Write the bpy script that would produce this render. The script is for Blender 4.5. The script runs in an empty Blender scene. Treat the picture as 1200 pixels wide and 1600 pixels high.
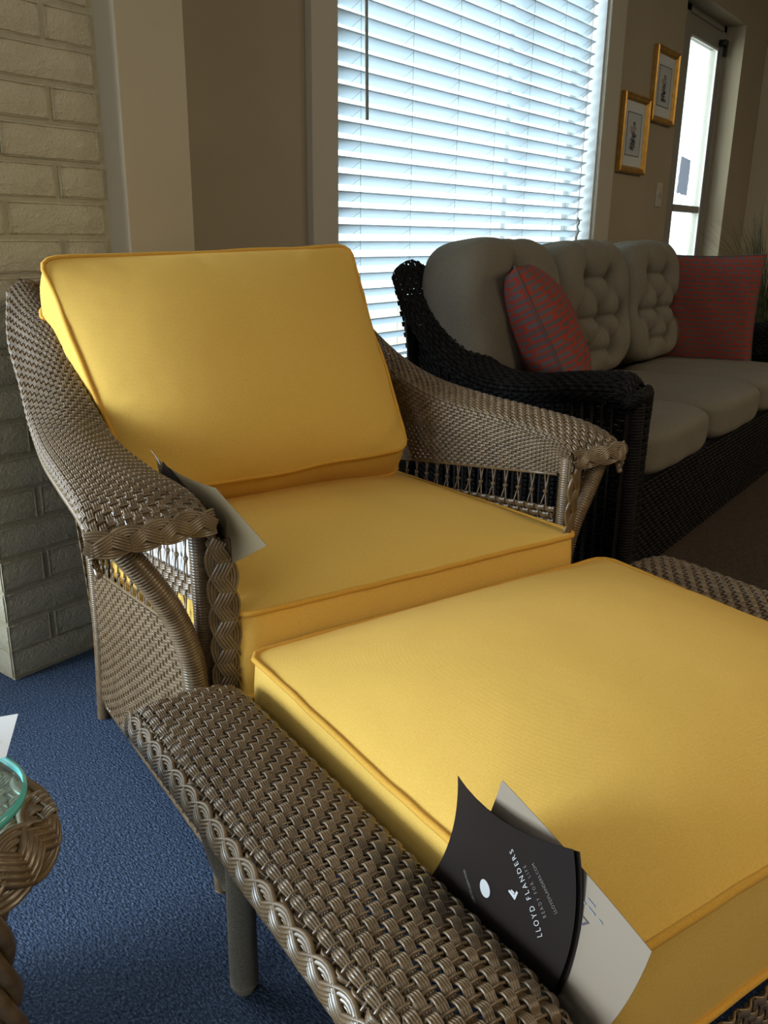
import bpy, math, random
import numpy as np
from mathutils import Matrix, Vector
random.seed(7); rng = np.random.default_rng(7)
S = bpy.context.scene; COL = S.collection
PI = math.pi

# ------------------------------------------------------------------ camera, world, light, exposure
CAM_Z = 0.97
def unit(a): a = np.array(a, float); return a / np.linalg.norm(a)
_dn = unit([-55, 4221, 1350]); _x = unit([1054, -418, 1350]); _x = unit(_x - _dn * _x.dot(_dn))
_y = np.cross(-_dn, _x)
RM = np.array([_x, _y, -_dn])              # rows: world axes in camera coordinates (right, down, forward)
cam = bpy.data.objects.new('camera', bpy.data.cameras.new('camera')); COL.objects.link(cam)
cam.data.sensor_fit = 'VERTICAL'; cam.data.sensor_height = 36; cam.data.lens = 1350 / 1600 * 36
m = np.eye(4); m[:3, 0] = RM[:, 0]; m[:3, 1] = -RM[:, 1]; m[:3, 2] = -RM[:, 2]; m[2, 3] = CAM_Z
cam.matrix_world = Matrix(m.tolist()); cam.data.clip_start = 0.02; S.camera = cam

W = bpy.data.worlds.new('sky'); S.world = W; W.use_nodes = True
bg = W.node_tree.nodes['Background']; bg.inputs[0].default_value = (0.80, 0.90, 1.0, 1); bg.inputs[1].default_value = 3.1

def area(name, loc, target, sx, sy, power, col):
    l = bpy.data.lights.new(name, 'AREA'); l.shape = 'RECTANGLE'; l.size = sx; l.size_y = sy; l.energy = power; l.color = col
    o = bpy.data.objects.new(name, l); COL.objects.link(o); o.location = loc
    o.rotation_euler = (Vector(target) - Vector(loc)).to_track_quat('-Z', 'Y').to_euler(); return o
area('daylight_shop_window', (-2.5, 2.95, 1.15), (0.9, 1.55, 0.45), 1.6, 1.4, 290, (0.70, 0.86, 1.0))
area('added_side_fill', (-3.4, 0.2, 1.45), (0.5, 1.0, 0.6), 1.3, 1.2, 15, (0.90, 0.97, 1.0))  # added fill light from the left, to lift the pier front
area('daylight_blind_window', (3.1, 2.75, 1.75), (3.0, 0.5, 1.1), 2.4, 2.0, 90, (0.85, 0.94, 1.0))
area('ceiling_lamp_light', (1.0, -2.2, 2.68), (1.0, -2.0, 0), 0.6, 1.2, 42, (1.0, 0.82, 0.56))
area('ceiling_lamp_light', (4.8, -2.2, 2.68), (4.8, -2.0, 0), 0.6, 1.2, 42, (1.0, 0.82, 0.56))
area('daylight_door', (4.9, 2.75, 1.5), (6.1, 1.85, 1.2), 0.9, 1.8, 25, (0.90, 1.0, 0.95))
S.view_settings.view_transform = 'Standard'; S.view_settings.look = 'None'
S.view_settings.exposure = -0.08; S.view_settings.gamma = 1.0; S.view_settings.use_curve_mapping = False

# ------------------------------------------------------------------ helpers
def rows(*a): return [tuple(x) for x in a]
class MB:
    """collects vertices and faces, builds ONE mesh object"""
    def __init__(s): s.v = []; s.f = []; s.n = 0
    def add(s, v, f):
        v = np.asarray(v, float).reshape(-1, 3); s.v.append(v)
        f = np.asarray(f, int) + s.n; s.f.append(f); s.n += len(v)
    def grid(s, P, cu=False, cv=False):          # P: (a,b,3)
        a, b = P.shape[:2]; I = np.arange(a * b).reshape(a, b)
        if cu: I = np.vstack([I, I[:1]])
        if cv: I = np.hstack([I, I[:, :1]])
        f = np.stack([I[:-1, :-1], I[1:, :-1], I[1:, 1:], I[:-1, 1:]], -1).reshape(-1, 4)
        s.add(P.reshape(-1, 3), f)
    def box(s, x0, y0, z0, x1, y1, z1):
        v = [(x, y, z) for x in (x0, x1) for y in (y0, y1) for z in (z0, z1)]
        s.add(v, [(0, 1, 3, 2), (4, 6, 7, 5), (0, 4, 5, 1), (2, 3, 7, 6), (0, 2, 6, 4), (1, 5, 7, 3)])
    def tube(s, P, r, k=6, closed=False, cap=True):
        P = np.asarray(P, float); n = len(P); r = np.broadcast_to(np.asarray(r, float), (n,))
        if closed: T = np.roll(P, -1, 0) - np.roll(P, 1, 0)
        else: T = np.gradient(P, axis=0)
        T /= np.linalg.norm(T, axis=1)[:, None] + 1e-12
        up = np.array([0, 0, 1.]) if abs(T[0][2]) < .9 else np.array([1., 0, 0])
        N = np.zeros_like(P); nn = up - T[0] * up.dot(T[0]); nn /= np.linalg.norm(nn)
        for i in range(n):
            nn = nn - T[i] * nn.dot(T[i]); nn /= np.linalg.norm(nn) + 1e-12; N[i] = nn
        B = np.cross(T, N); a = np.arange(k) * 2 * PI / k
        G = P[:, None] + r[:, None, None] * (np.cos(a)[None, :, None] * N[:, None] + np.sin(a)[None, :, None] * B[:, None])
        base = s.n; s.grid(G, cu=closed, cv=True)
        if cap and not closed and k >= 3:
            for e in (0, n - 1):
                idx = base + e * k + np.arange(k)
                for j in range(1, k - 1, 2):
                    q = [idx[0], idx[j], idx[j + 1], idx[min(j + 2, k - 1)]]
                    s.f.append(np.array([q if len(set(q)) == 4 else [q[0], q[1], q[2], q[2]]]))
    def mesh(s, name, smooth=True):
        v = np.concatenate(s.v)
        fl = []
        for f in s.f:
            for q in f:
                fl.append(q)
        F = np.array([q if len(q) == 4 else list(q) + [q[-1]] for q in fl]) if any(len(f[0]) != 4 for f in s.f) else np.concatenate(s.f)
        tri = (F[:, 2] == F[:, 3])
        Q = F[~tri]; T = F[tri][:, :3]
        me = bpy.data.meshes.new(name)
        nl = len(Q) * 4 + len(T) * 3
        me.vertices.add(len(v)); me.vertices.foreach_set('co', v.ravel().astype(np.float32))
        me.loops.add(nl); me.loops.foreach_set('vertex_index', np.concatenate([Q.ravel(), T.ravel()]).astype(np.int32))
        me.polygons.add(len(Q) + len(T))
        st = np.concatenate([np.arange(len(Q)) * 4, len(Q) * 4 + np.arange(len(T)) * 3]).astype(np.int32)
        me.polygons.foreach_set('loop_start', st)
        me.polygons.foreach_set('use_smooth', np.full(len(st), smooth))
        me.update(calc_edges=True); me.validate(); return me
    def build(s, name, mat, parent=None, smooth=True, off=(0, 0, 0)):
        for i in range(len(s.v)): s.v[i] = s.v[i] - np.array(off)
        me = s.mesh(name, smooth); me.materials.append(mat)
        o = bpy.data.objects.new(name, me); COL.objects.link(o); o.parent = parent; return o

def tag(o, label=None, cat=None, group=None, kind=None):
    if label: o['label'] = label
    if cat: o['category'] = cat
    if group: o['group'] = group
    if kind: o['kind'] = kind
    return o
def empty(name, loc=(0, 0, 0), rz=0):
    o = bpy.data.objects.new(name, None); COL.objects.link(o); o.location = loc; o.rotation_euler = (0, 0, rz)
    o.empty_display_size = .05; return o
def copy_tree(o, parent=None):
    c = o.copy(); COL.objects.link(c); c.parent = parent
    for ch in [x for x in bpy.data.objects if x.parent == o]: copy_tree(ch, c)
    return c

def dense(ctrl, k):                                  # Catmull-Rom along axis 0
    C = np.asarray(ctrl, float); n = len(C)
    if n == 2: t = np.linspace(0, 1, k + 1)[:, None]; sh = (k + 1,) + C.shape[1:]; return (C[0].ravel() * (1 - t) + C[1].ravel() * t).reshape(sh)
    E = np.concatenate([[2 * C[0] - C[1]], C, [2 * C[-1] - C[-2]]]); out = []
    for i in range(n - 1):
        p0, p1, p2, p3 = E[i:i + 4]
        for t in np.linspace(0, 1, k, endpoint=False):
            out.append(.5 * (2 * p1 + (p2 - p0) * t + (2 * p0 - 5 * p1 + 4 * p2 - p3) * t * t + (3 * p1 - p0 - 3 * p2 + p3) * t ** 3))
    out.append(C[-1]); return np.array(out)
def resample(P, n, closed=False):
    P = np.asarray(P, float)
    if closed: P = np.vstack([P, P[:1]])
    d = np.r_[0, np.cumsum(np.linalg.norm(np.diff(P, axis=0), axis=1))]
    t = np.linspace(0, d[-1], n + 1 if closed else n)
    R = np.stack([np.interp(t, d, P[:, i]) for i in range(3)], 1)
    return R[:-1] if closed else R
class Surf:
    """smooth surface from a grid of control points: s along the first axis, t along the second"""
    def __init__(s, ctrl, k=10, kt=8):
        G = dense(ctrl, k); G = np.swapaxes(dense(np.swapaxes(G, 0, 1), kt), 0, 1)
        for ax in (0, 1):
            D = np.linalg.norm(np.diff(G, axis=ax), axis=2).mean(1 - ax); d = np.r_[0, np.cumsum(D)]
            t = np.linspace(0, d[-1], 90); Gs = np.moveaxis(G, ax, 0)
            i = np.clip(np.searchsorted(d, t, 'right') - 1, 0, len(d) - 2); w = ((t - d[i]) / (d[i + 1] - d[i]))[:, None, None]
            G = np.moveaxis(Gs[i] * (1 - w) + Gs[i + 1] * w, 0, ax)
            if ax == 0: s.L = d[-1]
            else: s.Wd = d[-1]
        s.G = G; a = np.gradient(G, axis=0); b = np.gradient(G, axis=1); N = np.cross(a, b)
        s.N = N / (np.linalg.norm(N, axis=2)[..., None] + 1e-12)
    def at(s, u, v, h=0):
        u = np.clip(u, 0, 1) * 89; v = np.clip(v, 0, 1) * 89
        i = np.minimum(u.astype(int), 88); j = np.minimum(v.astype(int), 88); a = (u - i)[..., None]; b = (v - j)[..., None]
        def q(A): return A[i, j] * (1 - a) * (1 - b) + A[i + 1, j] * a * (1 - b) + A[i, j + 1] * (1 - a) * b + A[i + 1, j + 1] * a * b
        return q(s.G) + q(s.N) * np.asarray(h)[..., None]
def weave(mb, sf, row=.0105, stake=.0135, wires=3, amp=.0022, flip=1, seg=4, sr=.0016, fill=.94, bump=1.0, stakes=True):
    """real basket weave: corrugated strand bundles going over and under the stakes"""
    nr = max(2, round(sf.Wd / row)); ns = max(3, round(sf.L / stake)); w = fill / nr / 2; hw = sf.Wd * w
    wr = hw / wires
    off = []; hh = []
    k = 3 * wires
    for i in range(k + 1):
        off.append(-w + 2 * w * i / k + (0 if i % 3 == 0 else (-.14 if i % 3 == 1 else .14) * w / wires)); hh.append(wr * .9 * bump if i % 3 else (-.45 * wr if 0 < i < k else -.3 * wr))
    off += [w * .9, -w * .9]; hh += [-wr * .9, -wr * .9]
    off = np.array(off); hh = np.array(hh)
    s = np.linspace(0, 1, ns * seg + 1)
    for j in range(nr):
        c = np.cos(PI * (s * ns + j)); c = np.sign(c) * np.abs(c) ** .75 * amp
        c = c + rng.normal(0, amp * .05, len(c))
        T = (j + .5) / nr + off[None, :] + 0 * s[:, None]
        mb.grid(sf.at(np.broadcast_to(s[:, None], T.shape), T, flip * (c[:, None] + hh[None, :])), cv=True)
    if stakes:
        t = np.linspace(0, 1, nr * 2 + 1)
        for i in range(ns + 1):
            sk = min(max(i / ns, .002), .998)
            h = np.where(np.arange(len(t)) % 2 == 1, -np.cos(PI * (i + (np.arange(len(t)) - 1) / 2)) * amp * .45, 0)
            mb.tube(sf.at(np.full(len(t), sk), t, flip * h), sr, 4, cap=False)
def braid(mb, path, nrm, width=.03, thick=.006, period=.05, wires=4, seg=10):
    """three-strand plait of flat bundles laid along a path; nrm = outward direction(s)"""
    P = np.asarray(path, float); L = np.linalg.norm(np.diff(P, axis=0), axis=1).sum(); n = max(8, int(L / period * seg)); 
    N0 = np.broadcast_to(np.asarray(nrm, float), P.shape)
    d = np.r_[0, np.cumsum(np.linalg.norm(np.diff(P, axis=0), axis=1))]; t = np.linspace(0, L, n)
    P = np.stack([np.interp(t, d, P[:, i]) for i in range(3)], 1); N = np.stack([np.interp(t, d, N0[:, i]) for i in range(3)], 1)
    T = np.gradient(P, axis=0); T /= np.linalg.norm(T, axis=1)[:, None]
    N = N - T * (N * T).sum(1)[:, None]; N /= np.linalg.norm(N, axis=1)[:, None]; B = np.cross(T, N)
    k = 3 * wires; hw = width * .265; wr = hw / wires
    for p in range(3):
        th = t / period * 2 * PI + p * 2 * PI / 3
        C = P + B * (width * .30 * np.sin(th))[:, None] + N * (thick * .5 * np.cos(2 * th))[:, None]
        TT = np.gradient(C, axis=0); TT /= np.linalg.norm(TT, axis=1)[:, None]; BB = np.cross(TT, N); BB /= np.linalg.norm(BB, axis=1)[:, None]
        tilt = .5 * np.cos(th)[:, None]
        off = [-hw + 2 * hw * i / k + (0 if i % 3 == 0 else (-.14 if i % 3 == 1 else .14) * hw / wires) for i in range(k + 1)] + [hw * .8, -hw * .8]
        hh = [(wr * .8 if i % 3 else -.5 * wr) + thick * .35 * (1 - (2 * i / k - 1) ** 2) for i in range(k + 1)] + [-thick * .5] * 2
        G = C[:, None] + BB[:, None] * np.array(off)[None, :, None] + N[:, None] * np.array(hh)[None, :, None]
        mb.grid(G, cv=True)
def wrapped(mb, path, r, pitch=.004, k=10, depth=.12):
    """pole wrapped in round cane: ridge after ridge"""
    P = np.asarray(path, float); L = np.linalg.norm(np.diff(P, axis=0), axis=1).sum(); n = int(L / pitch * 3)
    rr = np.interp(np.linspace(0, 1, n), np.linspace(0, 1, len(np.atleast_1d(r))), np.atleast_1d(r))
    mb.tube(resample(P, n), rr * (1 + depth * np.array([(-.6, .45, .45)[i % 3] for i in range(n)])), k)
def curve(*pts, k=8): return dense(np.array(pts, float), k)

# ------------------------------------------------------------------ materials
def newmat(name):
    m = bpy.data.materials.new(name); m.use_nodes = True; nt = m.node_tree; return m, nt, nt.nodes['Principled BSDF']
def mat(name, c, rough=.6, metal=0, spec=.5, noise=None, c2=None, bump=None, coat=0, trans=0, sheen=0, coords='Object', lo=.35, hi=.65, tint=None):
    m, nt, b = newmat(name); L = nt.links.new
    b.inputs['Base Color'].default_value = (*c, 1); b.inputs['Roughness'].default_value = rough; b.inputs['Metallic'].default_value = metal
    b.inputs['Specular IOR Level'].default_value = spec; b.inputs['Coat Weight'].default_value = coat; b.inputs['Coat Roughness'].default_value = .25
    b.inputs['Transmission Weight'].default_value = trans; b.inputs['Sheen Weight'].default_value = sheen
    if tint: b.inputs['Sheen Tint'].default_value = (*tint, 1)
    tc = nt.nodes.new('ShaderNodeTexCoord')
    if noise:
        n = nt.nodes.new('ShaderNodeTexNoise'); n.inputs['Scale'].default_value = noise; n.inputs['Detail'].default_value = 4; L(tc.outputs[coords], n.inputs['Vector'])
        r = nt.nodes.new('ShaderNodeValToRGB'); L(n.outputs['Fac'], r.inputs['Fac']); r.color_ramp.elements[0].position = lo; r.color_ramp.elements[1].position = hi
        r.color_ramp.elements[0].color = (*c, 1); r.color_ramp.elements[1].color = (*(c2 or c), 1); L(r.outputs['Color'], b.inputs['Base Color'])
    if bump:
        last = None
        for sc, st, dist in (bump if isinstance(bump, list) else [bump]):
            n = nt.nodes.new('ShaderNodeTexNoise'); n.inputs['Scale'].default_value = sc; n.inputs['Detail'].default_value = 3; L(tc.outputs[coords], n.inputs['Vector'])
            bp = nt.nodes.new('ShaderNodeBump'); bp.inputs['Strength'].default_value = st; bp.inputs['Distance'].default_value = dist; L(n.outputs['Fac'], bp.inputs['Height'])
            if last: L(last.outputs['Normal'], bp.inputs['Normal'])
            last = bp
        L(last.outputs['Normal'], b.inputs['Normal'])
    return m
M = {}
M['wicker'] = mat('taupe_wicker', (.120, .074, .032), .33, noise=60, c2=(.185, .120, .060), spec=.6, coat=.28)
M['wicker_speck'] = mat('speckled_wrapped_pole', (.14, .115, .075), .6, noise=700, c2=(.30, .27, .21), bump=(900, .6, .001))
M['black_wicker'] = mat('black_wicker', (.006, .005, .005), .55, noise=40, c2=(.014, .012, .011), spec=.14)
def fabric(name, c, c2, scale=260., bumpd=.0006, sheen=.25, rough=.92):
    m, nt, b = newmat(name); L = nt.links.new; b.inputs['Roughness'].default_value = rough; b.inputs['Specular IOR Level'].default_value = .2
    b.inputs['Sheen Weight'].default_value = sheen; b.inputs['Sheen Tint'].default_value = (*[min(1, x * 1.3 + .1) for x in c], 1); b.inputs['Sheen Roughness'].default_value = .4
    tc = nt.nodes.new('ShaderNodeTexCoord'); hs = []
    for d in ('X', 'Y', 'Z'):
        w = nt.nodes.new('ShaderNodeTexWave'); w.bands_direction = d; w.inputs['Scale'].default_value = scale; w.inputs['Distortion'].default_value = .6; w.inputs['Detail'].default_value = 1
        L(tc.outputs['Object'], w.inputs['Vector']); hs.append(w)
    a = nt.nodes.new('ShaderNodeMath'); a.operation = 'ADD'; L(hs[0].outputs['Fac'], a.inputs[0]); L(hs[1].outputs['Fac'], a.inputs[1])
    a2 = nt.nodes.new('ShaderNodeMath'); a2.operation = 'ADD'; L(a.outputs[0], a2.inputs[0]); L(hs[2].outputs['Fac'], a2.inputs[1])
    n = nt.nodes.new('ShaderNodeTexNoise'); n.inputs['Scale'].default_value = 500; n.inputs['Detail'].default_value = 3; L(tc.outputs['Object'], n.inputs['Vector'])
    r = nt.nodes.new('ShaderNodeValToRGB'); r.color_ramp.elements[0].position = .3; r.color_ramp.elements[1].position = .7
    r.color_ramp.elements[0].color = (*c, 1); r.color_ramp.elements[1].color = (*c2, 1); L(n.outputs['Fac'], r.inputs['Fac']); L(r.outputs['Color'], b.inputs['Base Color'])
    n2 = nt.nodes.new('ShaderNodeTexNoise'); n2.inputs['Scale'].default_value = 9; n2.inputs['Detail'].default_value = 2; L(tc.outputs['Object'], n2.inputs['Vector'])
    b1 = nt.nodes.new('ShaderNodeBump'); b1.inputs['Strength'].default_value = .12; b1.inputs['Distance'].default_value = bumpd; L(a2.outputs[0], b1.inputs['Height'])
    b2 = nt.nodes.new('ShaderNodeBump'); b2.inputs['Strength'].default_value = .5; b2.inputs['Distance'].default_value = .006; L(n2.outputs['Fac'], b2.inputs['Height']); L(b1.outputs['Normal'], b2.inputs['Normal'])
    L(b2.outputs['Normal'], b.inputs['Normal']); return m
M['yellow'] = fabric('yellow_canvas', (.68, .415, .085), (.77, .485, .108))
M['yellow_piping'] = fabric('yellow_piping', (.60, .31, .045), (.68, .37, .06))
M['grey_fabric'] = fabric('taupe_grey_fabric', (.135, .115, .085), (.21, .18, .135), scale=180, sheen=.15)
M['wall'] = mat('tan_wall_paint', (.33, .265, .175), .75, noise=3, c2=(.35, .285, .19), bump=(220, .12, .002))
M['wall_light'] = mat('cream_wall_paint', (.50, .42, .29), .7, noise=3, c2=(.52, .44, .31), bump=(220, .12, .002))
M['trim'] = mat('cream_trim_paint', (.47, .41, .31), .5, bump=(60, .1, .002))
M['brick'] = mat('painted_brick', (.50, .44, .30), .6, noise=14, c2=(.55, .49, .35), bump=[(34, .5, .010), (150, .8, .004)], coords='Object')
M['mortar'] = mat('painted_mortar', (.46, .41, .28), .7, bump=[(60, .5, .006), (200, .4, .003)])
M['ceiling'] = mat('ceiling_paint', (.6, .56, .48), .8, bump=(90, .2, .003))
def carpet():
    m, nt, b = newmat('blue_loop_carpet'); L = nt.links.new; b.inputs['Roughness'].default_value = .95; b.inputs['Specular IOR Level'].default_value = .15
    tc = nt.nodes.new('ShaderNodeTexCoord'); v = nt.nodes.new('ShaderNodeTexVoronoi'); v.inputs['Scale'].default_value = 330; v.inputs['Randomness'].default_value = 1
    n = nt.nodes.new('ShaderNodeTexNoise'); n.inputs['Scale'].default_value = 280; n.inputs['Detail'].default_value = 4; n.inputs['Roughness'].default_value = .7
    mp = nt.nodes.new('ShaderNodeMapping'); mp.inputs['Scale'].default_value = (1, .55, 1); mp.inputs['Rotation'].default_value = (0, 0, .5)
    L(tc.outputs['Object'], mp.inputs['Vector']); L(mp.outputs[0], v.inputs['Vector']); L(mp.outputs[0], n.inputs['Vector'])
    r = nt.nodes.new('ShaderNodeValToRGB'); e = r.color_ramp.elements; e[0].position = .33; e[0].color = (.026, .042, .078, 1); e[1].position = .70; e[1].color = (.165, .215, .31, 1)
    k = e.new(.5); k.color = (.058, .088, .150, 1)
    L(n.outputs['Fac'], r.inputs['Fac']); L(r.outputs['Color'], b.inputs['Base Color'])
    a = nt.nodes.new('ShaderNodeMath'); a.operation = 'SUBTRACT'; L(n.outputs['Fac'], a.inputs[0]); L(v.outputs['Distance'], a.inputs[1])
    bp = nt.nodes.new('ShaderNodeBump'); bp.inputs['Strength'].default_value = .8; bp.inputs['Distance'].default_value = .0035; L(a.outputs[0], bp.inputs['Height']); L(bp.outputs['Normal'], b.inputs['Normal'])
    return m
M['carpet'] = carpet()
M['rug'] = mat('brown_rug', (.05, .036, .025), .95, noise=160, c2=(.085, .062, .045), spec=.1, bump=(200, .7, .006))
M['gold'] = mat('gilt_frame', (.50, .27, .06), .38, metal=.75, noise=30, c2=(.62, .36, .09))
M['paper'] = mat('white_paper', (.72, .70, .68), .6)
M['cream_paper'] = mat('cream_paper', (.24, .185, .130), .6)
M['shaded_olive_card'] = mat('shaded_olive_card', (.13, .088, .035), .6)  # base colour darkened to hold the shade of a page facing away
M['mat_board'] = mat('mat_board', (.56, .57, .54), .8)
M['print'] = mat('pale_print', (.44, .45, .43), .8)
M['ink'] = mat('dark_ink', (.06, .05, .06), .7)
M['pink_ink'] = mat('faded_pink_ink', (.36, .26, .27), .8)
M['print_ink'] = mat('faded_grey_ink', (.20, .20, .22), .8)
M['brochure'] = mat('dark_brown_card', (.015, .010, .008), .45, spec=.3)
M['white_ink'] = mat('white_ink', (.45, .44, .42), .6)
M['grey_ink'] = mat('dim_grey_ink', (.16, .145, .13), .6)
M['aluminium'] = mat('door_aluminium', (.34, .32, .27), .45, metal=.35)
M['white_metal'] = mat('white_bead', (.72, .74, .74), .4)
M['black'] = mat('black_metal', (.02, .02, .02), .5)
M['plastic'] = mat('ivory_plastic', (.46, .40, .31), .45)
M['cord'] = mat('blind_cord', (.45, .45, .42), .8)
M['wand'] = mat('blind_wand', (.42, .40, .36), .4)
M['notice'] = mat('grey_notice', (.20, .21, .23), .9, noise=20, c2=(.27, .28, .30))
def glass(name, col, tint=.9, ior=1.45):
    m, nt, b = newmat(name); L = nt.links.new; out = nt.nodes['Material Output']
    t = nt.nodes.new('ShaderNodeBsdfTransparent'); t.inputs[0].default_value = (*col, 1)
    g = nt.nodes.new('ShaderNodeBsdfGlossy'); g.inputs['Roughness'].default_value = .02
    fr = nt.nodes.new('ShaderNodeFresnel'); fr.inputs['IOR'].default_value = ior; mx = nt.nodes.new('ShaderNodeMixShader')
    ge = nt.nodes.new('ShaderNodeNewGeometry'); sb = nt.nodes.new('ShaderNodeMath'); sb.operation = 'SUBTRACT'; sb.use_clamp = True; L(fr.outputs[0], sb.inputs[0]); L(ge.outputs['Backfacing'], sb.inputs[1]); L(sb.outputs[0], mx.inputs[0]); L(t.outputs[0], mx.inputs[1]); L(g.outputs[0], mx.inputs[2]); L(mx.outputs[0], out.inputs[0]); return m
M['pane'] = glass('window_glass', (.93, .97, .97))
M['table_glass'] = glass('table_glass', (.78, .90, .88))
M['glass_edge'] = mat('teal_glass_edge', (.10, .52, .50), .12, spec=.8)
def slatmat():
    m, nt, b = newmat('blind_slat_vinyl'); L = nt.links.new; out = nt.nodes['Material Output']
    b.inputs['Base Color'].default_value = (.80, .83, .84, 1); b.inputs['Roughness'].default_value = .45
    t = nt.nodes.new('ShaderNodeBsdfTranslucent'); t.inputs[0].default_value = (.70, .78, .84, 1)
    mx = nt.nodes.new('ShaderNodeMixShader'); mx.inputs[0].default_value = .45
    L(b.outputs[0], mx.inputs[1]); L(t.outputs[0], mx.inputs[2]); L(mx.outputs[0], out.inputs[0]); return m
M['slat'] = slatmat()
_m = M['notice']; _nt = _m.node_tree; _o = _nt.nodes['Material Output']; _t = _nt.nodes.new('ShaderNodeBsdfTranslucent'); _t.inputs[0].default_value = (.55, .56, .62, 1)
_x2 = _nt.nodes.new('ShaderNodeMixShader'); _x2.inputs[0].default_value = .6; _nt.links.new(_nt.nodes['Principled BSDF'].outputs[0], _x2.inputs[1]); _nt.links.new(_t.outputs[0], _x2.inputs[2]); _nt.links.new(_x2.outputs[0], _o.inputs[0])
def redmat():
    m, nt, b = newmat('red_dash_fabric'); L = nt.links.new; b.inputs['Roughness'].default_value = .95; b.inputs['Specular IOR Level'].default_value = .1
    tc = nt.nodes.new('ShaderNodeTexCoord'); mp = nt.nodes.new('ShaderNodeMapping'); L(tc.outputs['UV'], mp.inputs['Vector'])
    br = nt.nodes.new('ShaderNodeTexBrick'); L(mp.outputs[0], br.inputs['Vector']); br.inputs['Scale'].default_value = 1.0
    br.inputs['Brick Width'].default_value = .040; br.inputs['Row Height'].default_value = .019; br.inputs['Mortar Size'].default_value = .0040; br.inputs['Mortar Smooth'].default_value = .3
    br.inputs['Color1'].default_value = (.105, .072, .065, 1); br.inputs['Color2'].default_value = (.12, .085, .08, 1); br.inputs['Mortar'].default_value = (.30, .04, .022, 1)
    n = nt.nodes.new('ShaderNodeTexNoise'); n.inputs['Scale'].default_value = 60; L(tc.outputs['UV'], n.inputs['Vector'])
    mx = nt.nodes.new('ShaderNodeVectorMath'); mx.operation = 'SCALE'; mx.inputs['Scale'].default_value = .012; L(n.outputs['Color'], mx.inputs[0])
    ad = nt.nodes.new('ShaderNodeVectorMath'); L(tc.outputs['UV'], ad.inputs[0]); L(mx.outputs[0], ad.inputs[1]); L(ad.outputs[0], br.inputs['Vector'])
    L(br.outputs['Color'], b.inputs['Base Color']); return m
M['red'] = redmat()

# ------------------------------------------------------------------ the room
YW = 1.80; YB = 1.70; CEIL = 2.8
def slab(name, x0, y0, z0, x1, y1, z1, mt, kind='structure', parent=None, bevel=0):
    b = MB(); b.box(x0, y0, z0, x1, y1, z1); o = b.build(name, M[mt], parent, smooth=False)
    if kind: o['kind'] = kind
    if bevel:
        md = o.modifiers.new('bevel', 'BEVEL'); md.width = bevel; md.segments = 2
    return o
slab('floor', -3.2, -4.2, -.06, 8.2, 2.3, 0, 'carpet')
slab('ceiling', -3.2, -4.2, CEIL, 8.2, 2.3, CEIL + .1, 'ceiling')
wl = MB()
for bx in ((-3.2, -4.2, 0, -3.05, -.6, CEIL), (-3.2, 1.0, 0, -3.05, 2.3, CEIL), (-3.2, -.6, 0, -3.05, 1.0, .8), (-3.2, -.6, 2.1, -3.05, 1.0, CEIL)): wl.box(*bx)
o = wl.build('wall_left', M['rug'], None, smooth=False); o['kind'] = 'structure'
f = MB()
for bx in ((-3.14, -.6, .8, -3.10, -.55, 2.1), (-3.14, .95, .8, -3.10, 1.0, 2.1), (-3.14, -.6, .8, -3.10, 1.0, .85), (-3.14, -.6, 2.05, -3.10, 1.0, 2.1)): f.box(*bx)
o = f.build('added_window_3', M['trim'], None, smooth=False); o['kind'] = 'structure'  # unseen window and its wall opening, added as a source for the fill
slab('wall_right', 8.05, -4.2, 0, 8.2, 2.3, CEIL, 'wall')
slab('wall_back', -3.05, -4.2, 0, 8.05, -4.05, CEIL, 'wall')
# front wall, pieces round the openings
WX0, WX1, WZ0, WZ1 = 2.17, 4.05, .50, 2.35
DX0, DX1, DZ1 = 5.055, 6.125, 2.235
wf = MB()
for bx in ((1.25, YW, 0, WX0, 2.1, CEIL), (WX0, YW, 0, WX1, 2.1, WZ0), (WX0, YW, WZ1, WX1, 2.1, CEIL), (WX1, YW, 0, DX0, 2.0, CEIL),
           (DX0, YW, DZ1, DX1, 2.1, CEIL), (DX1, YW, 0, 8.05, 2.0, CEIL)): wf.box(*bx)
wo = wf.build('wall_front', M['wall'], None, smooth=False); wo['kind'] = 'structure'
slab('trim_1', 1.261, 1.636, 0, 1.447, YW, CEIL, 'wall_light', bevel=.003)        # boxed pilaster beside the brick
slab('trim_2', 6.62, 1.66, 0, 7.3, YW, CEIL, 'wall_light', bevel=.004)            # pilaster beyond the door
# shop window at the left, out of the picture: it lights the left side
sw = MB(); sw.box(-3.05, 1.95, 0, .904, 2.1, .35); sw.box(-3.05, 1.95, 1.95, .904, 2.1, CEIL); sw.box(-3.05, 1.95, .35, -2.6, 2.1, 1.95)
sw.box(.86, 1.96, .35, .904, 2.09, 1.95)
o = sw.build('wall_front_left', M['wall'], None, smooth=False); o['kind'] = 'structure'
f = MB()
for x in (-2.6, .82): f.box(x, 1.98, .35, x + .045, 2.04, 1.95)
f.box(-2.6, 1.98, .35, .86, 2.04, .40); f.box(-2.6, 1.98, 1.90, .86, 2.04, 1.95)
win2 = f.build('window_2', M['aluminium'], None, smooth=False); win2['kind'] = 'structure'

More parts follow.
